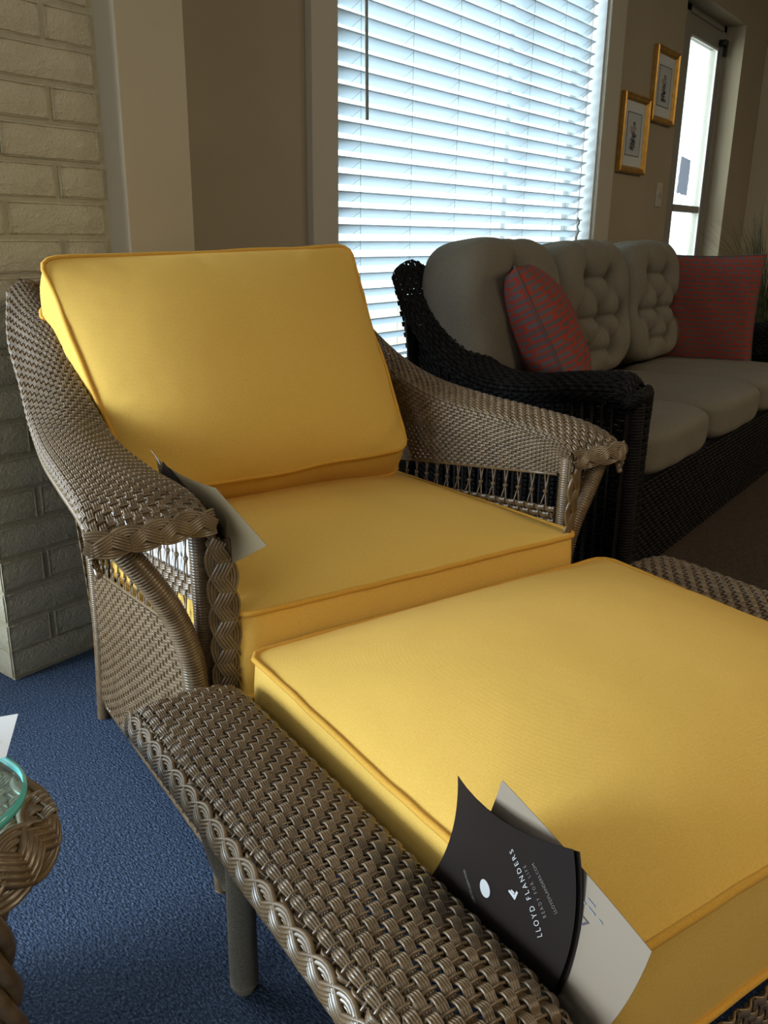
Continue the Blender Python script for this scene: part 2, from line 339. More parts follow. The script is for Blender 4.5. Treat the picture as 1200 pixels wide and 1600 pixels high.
# brick pier: every brick its own object, joints recessed
pier = slab('wall_brick_pier', .909, YB + .0048, 0, 1.262, 2.0, CEIL, 'mortar')
CH = .0745; BH = CH - .009
def brick_mesh(lx, ly, lz, seed):
    r = np.random.default_rng(seed); n = (5, 3, 4); b = MB(); e = .0040
    def face(o, a, c, na, nc, nrm):
        A, Cc = np.meshgrid(np.linspace(0, 1, na), np.linspace(0, 1, nc), indexing='ij')
        P = np.array(o)[None, None] + A[..., None] * np.array(a) + Cc[..., None] * np.array(c)
        inner = ((A > 0) & (A < 1) & (Cc > 0) & (Cc < 1))
        P += (inner * r.uniform(0, .0022, A.shape) - (~inner) * (e * .6 + r.uniform(0, .0015, A.shape)))[..., None] * np.array(nrm)
        b.grid(P)
    face((0, 0, 0), (lx, 0, 0), (0, 0, lz), 6, 4, (0, -1, 0)); face((0, ly, 0), (0, -ly, 0), (0, 0, lz), 4, 4, (-1, 0, 0))
    face((lx, 0, 0), (0, ly, 0), (0, 0, lz), 3, 4, (1, 0, 0)); face((0, 0, lz), (lx, 0, 0), (0, ly, 0), 6, 3, (0, 0, 1)); face((0, ly, 0), (lx, 0, 0), (0, -ly, 0), 6, 3, (0, 0, -1))
    me = b.mesh('brick'); me.materials.append(M['brick'])
    return me
bm = {}
for key, (lx, ly) in {'long': (.229, .105), 'head': (.105, .100), 'longr': (.229, .09), 'cut': (.109, .09), 'side': (.10, .085)}.items():
    bm[key] = [brick_mesh(lx, ly, BH, hash(key) % 50 + i if False else len(key) * 7 + i) for i in range(3)]
def put_brick(key, x, y, z):
    o = bpy.data.objects.new('brick', bm[key][random.randrange(3)]); COL.objects.link(o); o.parent = pier
    o.location = (x, y + random.uniform(-.0015, .0015), z); o.rotation_euler = (random.uniform(-.004, .004), 0, random.uniform(-.003, .003))
for c in range(int(CEIL / CH)):
    z = c * CH + .006 + (-.012 if c else 0)
    if c % 2 == 0:
        put_brick('long', .904, YB, z); put_brick('cut', .904 + .239, YB, z)
        put_brick('side', .906, YB + .118, z); put_brick('side', .906, YB + .215, z)
    else:
        put_brick('head', .904, YB, z); put_brick('longr', .904 + .115, YB, z)
        put_brick('side', .906, YB + .112, z); put_brick('side', .906, YB + .208, z)

# ---- window_1 : casing, sash, sill, glass
f = MB()
f.box(2.03, 1.772, .44, 2.145, YW, 2.47); f.box(4.035, 1.772, .44, 4.205, YW, 2.47); f.box(2.03, 1.772, 2.35, 4.205, YW, 2.47)
win1 = f.build('window_1', M['trim'], None, smooth=False); win1['kind'] = 'structure'
md = win1.modifiers.new('bevel', 'BEVEL'); md.width = .003; md.segments = 2
b = MB(); b.box(2.02, 1.735, .475, 4.22, 1.90, .50); b.box(2.03, 1.775, .42, 4.205, YW, .475); b.build('window_sill', M['aluminium'], win1, smooth=False)
b = MB(); b.box(WX0, 1.93, .50, WX0 + .05, 1.98, WZ1); b.box(WX1 - .05, 1.93, .50, WX1, 1.98, WZ1); b.box(WX0, 1.93, .50, WX1, 1.98, .55); b.box(WX0, 1.93, WZ1 - .05, WX1, 1.98, WZ1)
b.box(3.42, 1.93, .55, 3.46, 1.98, WZ1 - .05); b.build('window_frame', M['white_metal'], win1, smooth=False)
b = MB(); b.box(WX0 + .05, 1.952, .55, WX1 - .05, 1.957, WZ1 - .05); b.build('glass_pane', M['pane'], win1, smooth=False)
b = MB(); b.box(WX1 - .008, 1.80, .50, WX1 - .001, 1.93, WZ1); b.box(4.022, 1.79, .50, 4.034, 1.803, WZ1); b.build('window_reveal', M['white_metal'], win1, smooth=False)
# ---- venetian blind
bl = empty('venetian_blind', (3.10, 1.85, 2.33)); tag(bl, 'wide white venetian blind with tilted slats filling the window behind the sofa', 'blind')
BX0, BX1 = 2.178, 4.020; SP = .0504; BY = 1.85
def offb(x, y, z): return (x - 3.10, y - 1.85, z - 2.33)
sl = MB(); nseg = 12
a = np.linspace(-1, 1, 7); tiltA = math.radians(33); yy = a * .025; cr = .0028 * (1 - a ** 2)
prof = np.stack([yy * math.cos(tiltA) + cr * math.sin(tiltA), -yy * math.sin(tiltA) + cr * math.cos(tiltA)], 1)
nrm = np.array([math.sin(tiltA), math.cos(tiltA)]) * .0013
ring = np.vstack([prof + nrm, (prof - nrm)[::-1]])
xs = np.linspace(BX0, BX1, nseg)
G = np.stack([np.stack([np.full(len(ring), x), ring[:, 0], ring[:, 1]], 1) for x in xs]) - np.array([3.10, 0, 0])
sl.grid(G, cv=True); nR = len(ring)
for e in (0, nseg - 1):
    for j in range(6): sl.f.append(np.array([[e * nR + j, e * nR + j + 1, e * nR + nR - 2 - j, e * nR + nR - 1 - j]]))
slme = sl.mesh('slat'); slme.materials.append(M['slat'])
z = .585; zs = []
while z < 2.27: zs.append(z); z += SP
for z in zs:
    o = bpy.data.objects.new('slat', slme); COL.objects.link(o); o.parent = bl; o.location = (0, random.uniform(-.0008, .0008), z - 2.33 + random.uniform(-.0008, .0008)); o.rotation_euler = (random.uniform(-.02, .02), random.uniform(-.0006, .0006), 0)
b = MB(); b.box(BX0, BY - .028, 2.29, BX1, BY + .028, 2.345); b.build('headrail', M['white_metal'], bl, smooth=False, off=(3.10, 1.85, 2.33))
b = MB(); b.box(BX0, BY - .025, .532, BX1, BY + .025, .550); b.build('bottom_rail', M['white_metal'], bl, smooth=False, off=(3.10, 1.85, 2.33))
for x in (2.32, 2.60, 2.885, 3.155, 3.423, 3.70, 3.95):
    b = MB()
    for dy in (-.024, .024): b.tube([(x, BY + dy, .54), (x, BY + dy, 2.3)], .0009, 4)
    for z in zs: b.tube([(x, BY - .024, z + .004), (x, BY + .024, z - .022)], .0007, 3, cap=False)
    b.build('ladder_cord', M['cord'], bl, off=(3.10, 1.85, 2.33))
b = MB(); b.tube([(2.318, 1.800, 1.312), (2.30, 1.802, 2.30)], [.0055, .0045], 8); b.build('tilt_wand', M['wand'], bl, off=(3.10, 1.85, 2.33))
b = MB(); b.tube([(3.93, 1.812, .98), (3.935, 1.812, 2.30)], .0014, 5)

P = curve((3.93, 1.812, 1.06), (3.945, 1.810, 1.04), (3.925, 1.808, 1.02), (3.94, 1.808, 1.0), (3.92, 1.808, .975)); b.tube(P, .0045, 6); b.tube([(3.92, 1.808, .98), (3.918, 1.808, .94)], .006, 6)
b.build('pull_cord', M['wand'], bl, off=(3.10, 1.85, 2.33))

# ---- door_1 in its deep opening
f = MB(); YD = 1.915
f.box(DX0, YD, 0, 5.45, YD + .06, 2.235); f.box(6.075, YD, 0, DX1, YD + .06, 2.235); f.box(DX0, YD, 2.20, DX1, YD + .06, 2.235)
door = f.build('door_1', M['aluminium'], None, smooth=False); door['kind'] = 'structure'
b = MB(); b.box(5.45, YD + .012, 0, 5.52, YD + .052, 2.199); b.box(6.00, YD + .012, 0, 6.074, YD + .052, 2.199); b.box(5.52, YD + .012, 2.09, 6.00, YD + .052, 2.199); b.box(5.52, YD + .012, 0, 6.0, YD + .052, .20)
b.box(5.52, YD + .008, 1.135, 6.00, YD + .052, 1.175); b.build('door_leaf', M['aluminium'], door, smooth=False)
b = MB()
b.box(5.995, YD + .002, .2, 6.007, YD + .013, 2.09); b.box(5.52, YD + .002, 2.083, 6.007, YD + .013, 2.095); b.build('glazing_bead', M['white_metal'], door, smooth=False)
b = MB(); b.box(5.52, YD + .030, .20, 6.00, YD + .036, 2.09); b.build('glass_pane', M['pane'], door, smooth=False)
b = MB(); b.box(6.03, YD - .03, 2.12, 6.09, YD + .01, 2.15); b.tube([(6.07, YD - .02, 2.13), (6.068, YD - .02, 2.06)], .012, 8); b.build('door_closer', M['black'], door)
b = MB(); pts = [(5.60, 1.245), (5.79, 1.235), (5.80, 1.44), (5.62, 1.455)]
nx, nz = 8, 8; G = np.zeros((nx, nz, 3))
for i in range(nx):
    for j in range(nz):
        u, v = i / (nx - 1), j / (nz - 1); p = (1 - u) * (1 - v) * np.array(pts[0]) + u * (1 - v) * np.array(pts[1]) + u * v * np.array(pts[2]) + (1 - u) * v * np.array(pts[3])
        G[i, j] = (p[0] + (random.uniform(-.004, .004) if i in (0, nx - 1) else 0), YD + .026 + random.uniform(-.001, .001), p[1] + (random.uniform(-.004, .004) if j in (0, nz - 1) else 0))
b.grid(G); b.grid(G[::-1] + np.array([0, .001, 0])); tag(b.build('paper_notice', M['notice']), 'grey paper notice taped to the glass of the door', 'notice')
# baseboards
slab('baseboard_front', 1.45, YW - .014, 0, 5.03, YW, .09, 'wall', bevel=.003)
# wall switch
sp = empty('wall_switch', (4.905, YW - .004, 1.20)); tag(sp, 'ivory light switch plate on the wall beside the door', 'switch')
b = MB(); b.box(-.042, -.003, -.062, .042, .004, .062); o = b.build('cover_plate', M['plastic'], sp, smooth=False); md = o.modifiers.new('bevel', 'BEVEL'); md.width = .003; md.segments = 2
for dx in (-.016, .016):
    b = MB(); b.box(dx - .006, -.012, -.012, dx + .006, -.003, .012); b.build('toggle', M['plastic'], sp, smooth=False)
# framed prints
def picture(x0, x1, z0, z1, label, seed):
    cx, cz = (x0 + x1) / 2, (z0 + z1) / 2; w, h = (x1 - x0) / 2, (z1 - z0) / 2
    e = empty('framed_print', (cx, YW - .002, cz)); tag(e, label, 'picture', 'two gilt framed prints on the wall by the door')
    b = MB(); fw = .032
    sec = [(0, 0), (0, -.022), (.007, -.026), (.015, -.020), (.022, -.022), (fw, -.010), (fw, 0)]     # moulding section
    ringP = []
    for (sx, sz) in ((-1, -1), (1, -1), (1, 1), (-1, 1)):
        ringP.append([(sx * (w - i), y, sz * (h - i)) for i, y in sec])
    b.grid(np.array(ringP), cu=True, cv=True); b.build('frame', M['gold'], e, smooth=False)
    b = MB(); b.box(-w + .028, -.008, -h + .028, w - .028, -.004, h - .028); b.build('mat_board', M['mat_board'], e, smooth=False)
    pw, ph = w - .075, h - .08
    b = MB(); b.box(-pw, -.010, -ph, pw, -.0075, ph); pr = b.build('print', M['print'], e, smooth=False)
    b = MB()
    for (xa, za, xb, zb) in ((-pw, -ph, pw, -ph + .004), (-pw, ph - .004, pw, ph), (-pw, -ph, -pw + .003, ph), (pw - .003, -ph, pw, ph)): b.box(xa, -.0115, za, xb, -.0095, zb)
    r = random.Random(seed)
    # loose engraved figure drawn as ragged strokes
    for i in range(26):
        t = i / 25; zc = -ph * .75 + t * ph * 1.25; wd = pw * (.55 - .35 * t) * r.uniform(.4, 1); xo = r.uniform(-.01, .01)
        b.box(xo - wd, -.0115, zc, xo + wd * r.uniform(.2, 1), -.0098, zc + r.uniform(.004, .010))
    b.build('engraving', M['print_ink'], pr, smooth=False)
    b = MB(); b.box(-pw * .5, -.0118, ph * .1, pw * .1, -.0100, ph * .35); b.build('tinted_area', M['pink_ink'], pr, smooth=False)
picture(4.285, 4.615, 1.283, 1.640, 'gilt framed print with pale mat, the lower one nearer the window', 3)
picture(4.642, 4.965, 1.545, 1.895, 'gilt framed print with pale mat, the higher one nearer the door', 5)
# outside: pavement and a pale building across the street, seen through slats and door
slab('ground_outside', -6, 2.35, -.25, 14, 16, -.12, 'wall_light')

# ------------------------------------------------------------------ furniture frame: local (v, u, z) turned by -19 degrees
ANG = math.atan2(_y[0] * 0, 1)   # placeholder, set below
def cam_dir(px):                 # level direction whose vanishing point has this image abscissa
    a = RM @ np.array([px - 600, -800, 1350.]); b_ = RM @ np.array([px - 600, 200, 1350.]); t = a[2] / (a[2] - b_[2]); d = a + (b_ - a) * t; return unit(d)
U = cam_dir(-369); V = np.array([U[1], -U[0], 0]); ANG = math.atan2(V[1], V[0])
def frame_empty(name, v, u): 
    p = U * u + V * v; return empty(name, (p[0], p[1], 0), ANG)

# ================================================================== cushions
def roundrect(n, r):                                   # unit square [-1,1]^2 boundary with rounded corners; returns n points, arc length even
    pts = []
    for k, (cx, cy) in enumerate(((1, 1), (-1, 1), (-1, -1), (1, -1))):
        for a in np.linspace(0, PI / 2, 9): th = a + k * PI / 2; pts.append((cx * (1 - r) + r * math.cos(th), cy * (1 - r) + r * math.sin(th), 0))
    return resample(np.array(pts), n, True)
def box_cushion(name, corners, crown, r=.10, n=34, label='', off=(0, 0, 0), parent_e=None, cat='cushion', mt='yellow', pip='yellow_piping', bulge=.004, puck=.0015, pr=.0042, bcrown=.0, soft=.004):
    """corners: 8 points: face A (4, counter-clockwise from the outside) then face B beneath it; crown = bulge of face A"""
    Cn = np.array(corners, float)
    def warp(a, b, c):                                  # a,b in [-1,1], c 0 (A) .. 1 (B)
        w = [(1 - a) * (1 - b) / 4, (1 + a) * (1 - b) / 4, (1 + a) * (1 + b) / 4, (1 - a) * (1 + b) / 4]
        A = sum(w[i][..., None] * Cn[i] for i in range(4)); B = sum(w[i][..., None] * Cn[4 + i] for i in range(4))
        return A * (1 - c[..., None]) + B * c[..., None]
    cA = Cn[:4].mean(0); cB = Cn[4:].mean(0); up = unit(np.cross(Cn[1] - Cn[0], Cn[3] - Cn[0]))
    nb = 160; B = roundrect(nb, r); ms = np.linspace(0, 1, 22) ** .8
    _t = np.linspace(0, 2 * PI, nb, endpoint=False); B = B * (1 + soft * (np.sin(5 * _t + 1) + .7 * np.sin(8 * _t + 2.5) + .5 * np.sin(13 * _t)) / 2)[:, None]
    a = B[None, :, 0] * ms[:, None]; b_ = B[None, :, 1] * ms[:, None]
    ph = np.linspace(0, 2 * PI, nb, endpoint=False)
    r1 = np.random.default_rng(len(label) + 3); wob = sum(r1.uniform(.3, 1) * np.sin(k * ph + r1.uniform(0, 6)) for k in (9, 14, 23, 31, 42)) / 3
    mb = MB()
    def sheet(c, h, s):
        prof = np.clip(1 - np.abs(a) ** 2.6, 0, 1) * np.clip(1 - np.abs(b_) ** 2.6, 0, 1)
        prof = np.clip(prof, 0, None) ** .8
        pk = puck * wob[None, :] * (ms[:, None] ** 12) * (1 - ms[:, None]) * 22
        P = warp(a, b_, np.full(a.shape, c)) + up * (s * (h * prof + pk))[..., None]
        return P
    top = sheet(0., crown, 1); bot = sheet(1., bcrown, -1)
    mb.grid(top, cv=True); mb.grid(bot[::-1], cv=True)
    ks = np.linspace(0, 1, 9); rg = []
    for k in ks:
        ctr = (Cn.mean(0)); P = warp(B[:, 0], B[:, 1], np.full(nb, k)); d = P - (cA * (1 - k) + cB * k); d /= np.linalg.norm(d, axis=1)[:, None]
        rg.append(P + d * ((bulge * math.sin(PI * k) + puck * .8 * math.sin(PI * k) * wob))[:, None])
    mb.grid(np.array(rg)[::-1], cv=True)
    o = mb.build(name, M[mt], None, off=off); tag(o, label, cat)
    for c in (0., 1.):
        P = warp(B[:, 0], B[:, 1], np.full(nb, c)); cc = cA if c == 0 else cB; d = P - cc; d /= np.linalg.norm(d, axis=1)[:, None]
        p = MB(); p.tube(P + d * .002 + up * (.0012 * wob * (1 if c == 0 else -1))[:, None], pr, 8, closed=True); p.build('piping', M[pip], o, off=off)
    return o
def place(o, v, u, z=0):
    p = U * v * 0 + U * u + V * v; o.location = (p[0], p[1], z); o.rotation_euler = (0, 0, ANG); return o

# ================================================================== the yellow-cushioned armchair
CV, CU = .765, 1.33
OFF = (CV, CU, 0)
ch = frame_empty('wicker_armchair', CV, CU)
tag(ch, 'taupe wicker lounge armchair with wide flared woven arms and yellow cushions', 'armchair')
def za(u): return .567 - .155 * (u - 1.06)      # lower edge of the arm weave
def zr(u): return .505 - .125 * (u - 1.06)      # seat side rail
def zp(u): return .400 - .115 * (u - 1.09)      # upper edge of the skirt
LI = rows((.42, 1.012, .612), (.42, 1.035, .632), (.42, 1.09, .641), (.42, 1.22, .640), (.42, 1.39, .652), (.42, 1.515, .697), (.42, 1.614, .751), (.42, 1.70, .813), (.43, 1.80, .865))
LO = rows((.262, .998, .604), (.262, 1.02, .626), (.270, 1.08, .646), (.283, 1.23, .652), (.300, 1.39, .654), (.318, 1.53, .675), (.333, 1.64, .722), (.342, 1.74, .790), (.365, 1.815, .868))
RI = rows((1.11, 1.022, .600), (1.11, 1.045, .625), (1.11, 1.10, .638), (1.11, 1.23, .645), (1.11, 1.386, .648), (1.11, 1.50, .662), (1.11, 1.62, .695), (1.11, 1.72, .745), (1.10, 1.80, .800))
RO = rows((1.218, 1.008, .600), (1.222, 1.028, .622), (1.228, 1.10, .638), (1.235, 1.23, .640), (1.230, 1.39, .645), (1.212, 1.53, .660), (1.200, 1.64, .690), (1.190, 1.74, .735), (1.165, 1.82, .80))
def arm_surf(I, O, sgn):
    st = []
    for (iv, iu, iz), (ov, ou, oz) in zip(I, O):
        ub = iu if iu < 1.5 else 1.5 + (iu - 1.5) * .35
        zb = min(za(ub), iz - .05); 
        mid = ((iv + ov) / 2, (iu + ou) / 2, (iz + oz) / 2 + .012)
        st.append([(iv + .004 * sgn, ub, zb), (iv + .004 * sgn, (ub + iu) / 2, (zb + iz) / 2), (iv + .002 * sgn, iu, iz - .012), (iv - .014 * sgn, iu, iz), mid,
                   (ov + .012 * sgn, ou, oz + .002), (ov, ou, oz - .012), (ov + .006 * sgn, ou, oz - .030)])
    return Surf(st, 10, 6)
for sgn, I, O, nm in ((1, LI, LO, 'left'), (-1, RI, RO, 'right')):
    b = MB(); weave(b, arm_surf(I, O, sgn), row=.0082, stake=.0106, wires=3 if sgn > 0 else 2, amp=.0019, flip=sgn, seg=4, sr=.0014, fill=.88)
    tag(b.build('arm_weave', M['wicker'], ch, off=OFF), kind='stuff')
    iv = .425 if sgn > 0 else 1.105
    # braided border under the front of the arm, then down the front post
    b = MB(); o0 = np.array(O[0]); i0 = np.array(I[0])
    P = curve(o0 + (-.006 * sgn, .004, .006), o0 + (.012 * sgn, -.004, .007), (o0 + i0) / 2 + (0, -.008, .004), i0 + (-.03 * sgn, -.006, .001), i0 + (.006 * sgn, -.002, -.003))
    braid(b, P, (0, -.92, .15), .034, .005, .125, 5, 20); b.build('braided_edge', M['wicker'], ch, off=OFF)
    b = MB(); P = curve((iv + .006 * sgn, 1.008, .585), (iv + .010 * sgn, 1.012, .45), (iv + .012 * sgn, 1.018, .30), (iv + .012 * sgn, 1.022, .06))
    braid(b, P, (-.35 * sgn, -1, 0), .040, .005, .130, 5, 20); b.build('post_braid', M['wicker'], ch, off=OFF)
    b = MB(); wrapped(b, [(iv - .010 * sgn, 1.045, .60), (iv - .006 * sgn, 1.045, .3), (iv, 1.045, 0)], .0135, .0042, 10); b.build('front_leg', M['wicker'], ch, off=OFF)
    b = MB(); wrapped(b, curve((iv, 1.70, .70), (iv, 1.625, .45), (iv, 1.615, .22), (iv, 1.645, 0)), .0135, .0045, 8); b.build('rear_leg', M['wicker'], ch, off=OFF)
    # curved brace from the arm tip to the post
    q = (lambda v: v) if sgn > 0 else (lambda v: 2 * .75 - v)
    b = MB(); wrapped(b, curve((q(.290), 1.07, .610), (q(.306), 1.045, .590), (q(.344), 1.035, .532), (q(.371), 1.035, .480), (q(.388), 1.035, .427), (q(.396), 1.035, .376), (q(.398), 1.035, .25)), .0165, .0046, 12, .16)
    b.build('curved_brace', M['wicker'], ch, off=OFF)
    # seat rail band, skirt with its wrapped upper edge
    us = np.linspace(1.06, 1.61, 8)
    b = MB(); weave(b, Surf([[(iv, u, zr(u) - .036), (iv, u, zr(u) - .018), (iv, u, zr(u))] for u in us]), row=.0108, stake=.0135, amp=.0022, flip=-sgn, fill=.86)
    tag(b.build('rail_weave', M['wicker'], ch, off=OFF), kind='stuff')
    b = MB()
    sk = [[(iv - .004 * sgn, u + (.03 if u > 1.55 else 0) * (1 - k / 4), .045 + (zp(u) - .045) * k / 4) for k in range(5)] for u in us]
    weave(b, Surf(sk), row=.0098, stake=.0150, wires=2, amp=.0013, flip=-sgn, fill=1.0, sr=.0016, bump=.5)
    tag(b.build('skirt_weave', M['wicker'], ch, off=OFF), kind='stuff')
    b = MB()
    for fz, rc in ((lambda u: zp(u) + .002, .0032), (lambda u: .042, .006), (lambda u: za(u) - .001, .003)):
        b = MB(); b.tube([(iv, u, fz(u)) for u in us], rc, 6); b.build('edge_cane', M['wicker'], ch, off=OFF)
    # open work: tied pairs of sticks
    b = MB(); u = 1.085
    def pair(u, z0, z1):
        zm = z0 + (z1 - z0) * .42
        for s_ in (-1, 1):
            b.tube([(iv, u + s_ * .0055, z1), (iv + .0015 * s_, u + s_ * .0012, zm), (iv, u - s_ * .0060 + .004, z0)], .0015, 5)
        b.tube([(iv, u - .0045, zm + .001), (iv, u + .0045, zm - .001)], .0028, 6); b.tube([(iv, u, zm + .003), (iv, u, zm - .003)], .0036, 6)
    while u < 1.60:
        pair(u, zr(u) - .001, za(u) + .003); pair(u + .012, zp(u), zr(u) - .036); u += .036
    b.build('tied_sticks', M['wicker'], ch, off=OFF)
    # underside lip of the arm, pale edge
    b = MB(); P = dense(np.array(O), 6); n_ = len(P)
    b.tube(P + np.array([.006 * sgn, 0, -.034]), .0050, 6); b.build('arm_rim', M['wicker'], ch, off=OFF)
# back, front apron
bk = [[(v, 1.635 - .02 * math.sin((v - .43) / .67 * PI) * 0 + (0 if k == 0 else 0) + .225 * (k / 5) ** 1.2, .06 + .80 * k / 5 + .03 * math.sin((v - .43) / .67 * PI) * (k / 5)) for k in range(6)] for v in np.linspace(.425, 1.108, 7)]
b = MB(); weave(b, Surf(bk), row=.0125, stake=.0165, wires=2, amp=.0024, flip=1, seg=3, fill=.9); tag(b.build('back_weave', M['wicker'], ch, off=OFF), kind='stuff')
b = MB(); P = [bk[i][5] for i in range(7)]; P = [(p[0], p[1] + .004, p[2] + .006) for p in P]; braid(b, [(.395, 1.822, .872)] + P + [(1.16, 1.83, .80)], (0, .6, .8), .04, .010, .06, 4); b.build('back_rim_braid', M['wicker'], ch, off=OFF)
fa = [[(v, 1.03, .045 + .285 * k / 3) for k in range(4)] for v in np.linspace(.44, 1.09, 5)]
b = MB(); weave(b, Surf(fa), row=.0125, stake=.0165, wires=2, amp=.0022, flip=-1, seg=3, fill=.9); tag(b.build('front_apron', M['wicker'], ch, off=OFF), kind='stuff')
b = MB(); b.box(.445, 1.045, .325, 1.088, 1.62, .338); b.build('seat_deck', M['black'], ch, smooth=False, off=OFF)

sc_ = [(.447, 1.000, .472), (1.098, .990, .474), (1.095, 1.60, .458), (.450, 1.60, .458)]
box_cushion('seat_cushion', sc_ + [(x, y, z - (.128 if z > .46 else .115)) for x, y, z in sc_], .036, r=.09, label='yellow canvas box cushion on the seat of the wicker armchair', off=(CV, CU, .34))
seatc = bpy.data.objects['seat_cushion']; place(seatc, CV, CU, .34)
bc = [(.462, 1.415, .538), (1.042, 1.43, .545), (1.045, 1.672, .946), (.386, 1.628, .922)]
nb_ = unit(np.cross(np.array(bc[1]) - bc[0], np.array(bc[3]) - bc[0]))
BT = .115
bcb = [tuple(np.array(p) - nb_ * BT) for p in bc]
bcb[3] = (bcb[3][0] + .012, bcb[3][1] - .01, bcb[3][2] - .03); bcb[0] = (bcb[0][0], bcb[0][1] + .0, max(bcb[0][2], .478)); bcb[1] = (bcb[1][0], bcb[1][1], max(bcb[1][2], .478))
bcb[0] = (.478, 1.485, .476); bcb[1] = (1.062, 1.485, .476)
box_cushion('back_cushion', bc + bcb, .075, r=.10, label='yellow canvas box cushion leaning against the back of the wicker armchair', off=(CV, 1.55, .5), soft=.014, puck=.0026, bcrown=.0)
place(bpy.data.objects['back_cushion'], CV, 1.55, .5)

# ================================================================== ottoman
OV, OU = .80, .645; OO = (OV, OU, 0)
ot = frame_empty('wicker_ottoman', OV, OU); tag(ot, 'taupe wicker ottoman with woven side arms and a yellow cushion', 'ottoman')
for sgn in (1, -1):
    q = (lambda v: v) if sgn > 0 else (lambda v: 2 * OV - v)
    prof = [(.428, .300), (.427, .360), (.423, .390), (.405, .401), (.36, .407), (.318, .406), (.294, .401), (.284, .388)]
    us = [.985, .968, .92, .80, .645, .49, .40, .352, .335]; dz = [-.035, -.008, 0, 0, 0, 0, 0, -.008, -.035]
    sfc = Surf([[(q(v), u, z + d) for v, z in prof] for u, d in zip(us, dz)], 8, 8)
    b = MB(); weave(b, sfc, row=.0128, stake=.0120, wires=4, amp=.0028, flip=-sgn, seg=6, sr=.0017, fill=.84)
    tag(b.build('arm_weave', M['wicker'], ot, off=OO), kind='stuff')
    b = MB(); ln = [(q(.281), .985, .368), (q(.280), .94, .378), (q(.280), .80, .381), (q(.280), .645, .382), (q(.280), .49, .381), (q(.280), .345, .370)]
    braid(b, dense(np.array(ln), 6), (-1.0 * sgn, 0, .12), .036, .006, .105, 5, 20); 
    braid(b, dense(np.array([(q(.284), .338, .372), (q(.30), .328, .374), (q(.36), .322, .376), (q(.42), .326, .366), (q(.432), .33, .35)]), 6), (0, -1, .3), .040, .008, .115, 5, 20)
    braid(b, dense(np.array([(q(.284), .985, .366), (q(.30), .992, .366), (q(.36), .996, .366), (q(.42), .992, .356), (q(.432), .99, .345)]), 6), (0, 1, .3), .030, .006, .10, 4, 16)
    b.build('braided_edge', M['wicker'], ot, off=OO)
    b = MB(); weave(b, Surf([[(q(.372), u, z) for z in (.165, .22, .28, .345)] for u in (.92, .75, .55, .36)]), row=.0128, stake=.0130, wires=3, amp=.0026, flip=-sgn, seg=4, sr=.002, fill=.84)
    tag(b.build('side_apron', M['wicker'], ot, off=OO), kind='stuff')
    for u in (.855, .385):
        b = MB(); P = curve((q(.375), u, .36), (q(.371), u, .2), (q(.370), u, .012)); b.tube(resample(P, 30), .019, 14)
        b.tube([(q(.370), u, .012), (q(.370), u, 0)], [.019, .013], 14)
        lg = b.build('leg', M['wicker_speck'], ot, off=OO)
        b = MB(); s_ = 1 if u > .6 else -1
        P = curve((q(.345), u + .055 * s_, .34), (q(.350), u + .050 * s_, .27), (q(.358), u + .035 * s_, .205), (q(.368), u + .012 * s_, .165)); b.tube(resample(P, 20), .017, 12); b.build('leg_bracket', M['wicker_speck'], ot, off=OO)
for u, fl in ((.332, -1), (.945, 1)):
    b = MB(); weave(b, Surf([[(v, u, z) for z in (.120, .17, .22, .272)] for v in (.40, .66, .93, 1.20)]), row=.0128, stake=.0130, wires=3, amp=.0026, flip=fl, seg=4, sr=.002, fill=.84)
    tag(b.build('end_apron', M['wicker'], ot, off=OO), kind='stuff')
b = MB(); b.box(.445, .345, .262, 1.155, .935, .274); b.build('seat_deck', M['black'], ot, smooth=False, off=OO)
oc = [(.452, .345, .412), (1.150, .345, .417), (1.150, .975, .424), (.456, .985, .420)]
box_cushion('ottoman_cushion', oc + [(x, y, z - .140) for x, y, z in oc], .066, r=.075, label='yellow canvas box cushion on top of the wicker ottoman', off=(OV, OU, .28), puck=.0012)
place(bpy.data.objects['ottoman_cushion'], OV, OU, .28)

# ================================================================== brochures and price cards
def patch_mesh(Pf, nu, nv, mt, name, parent=None, off=(0, 0, 0), th=.0004):
    u, v = np.meshgrid(np.linspace(0, 1, nu), np.linspace(0, 1, nv), indexing='ij'); P = Pf(u, v)
    N = np.cross(np.gradient(P, axis=0), np.gradient(P, axis=1)); N /= np.linalg.norm(N, axis=2)[..., None] + 1e-12
    b = MB(); b.grid(P); b.grid((P - N * th)[::-1]); return b.build(name, mt, parent, off=off)
def bil(c00, c10, c11, c01, bow=(0, 0, 0), bow2=(0, 0, 0)):
    c = [np.array(x, float) for x in (c00, c10, c11, c01)]
    def f(u, v):
        u_ = np.asarray(u)[..., None]; v_ = np.asarray(v)[..., None]
        return c[0] * (1 - u_) * (1 - v_) + c[1] * u_ * (1 - v_) + c[2] * u_ * v_ + c[3] * (1 - u_) * v_ + np.array(bow) * (4 * v_ * (1 - v_)) * u_ + np.array(bow2) * 4 * u_ * (1 - u_)
    return f
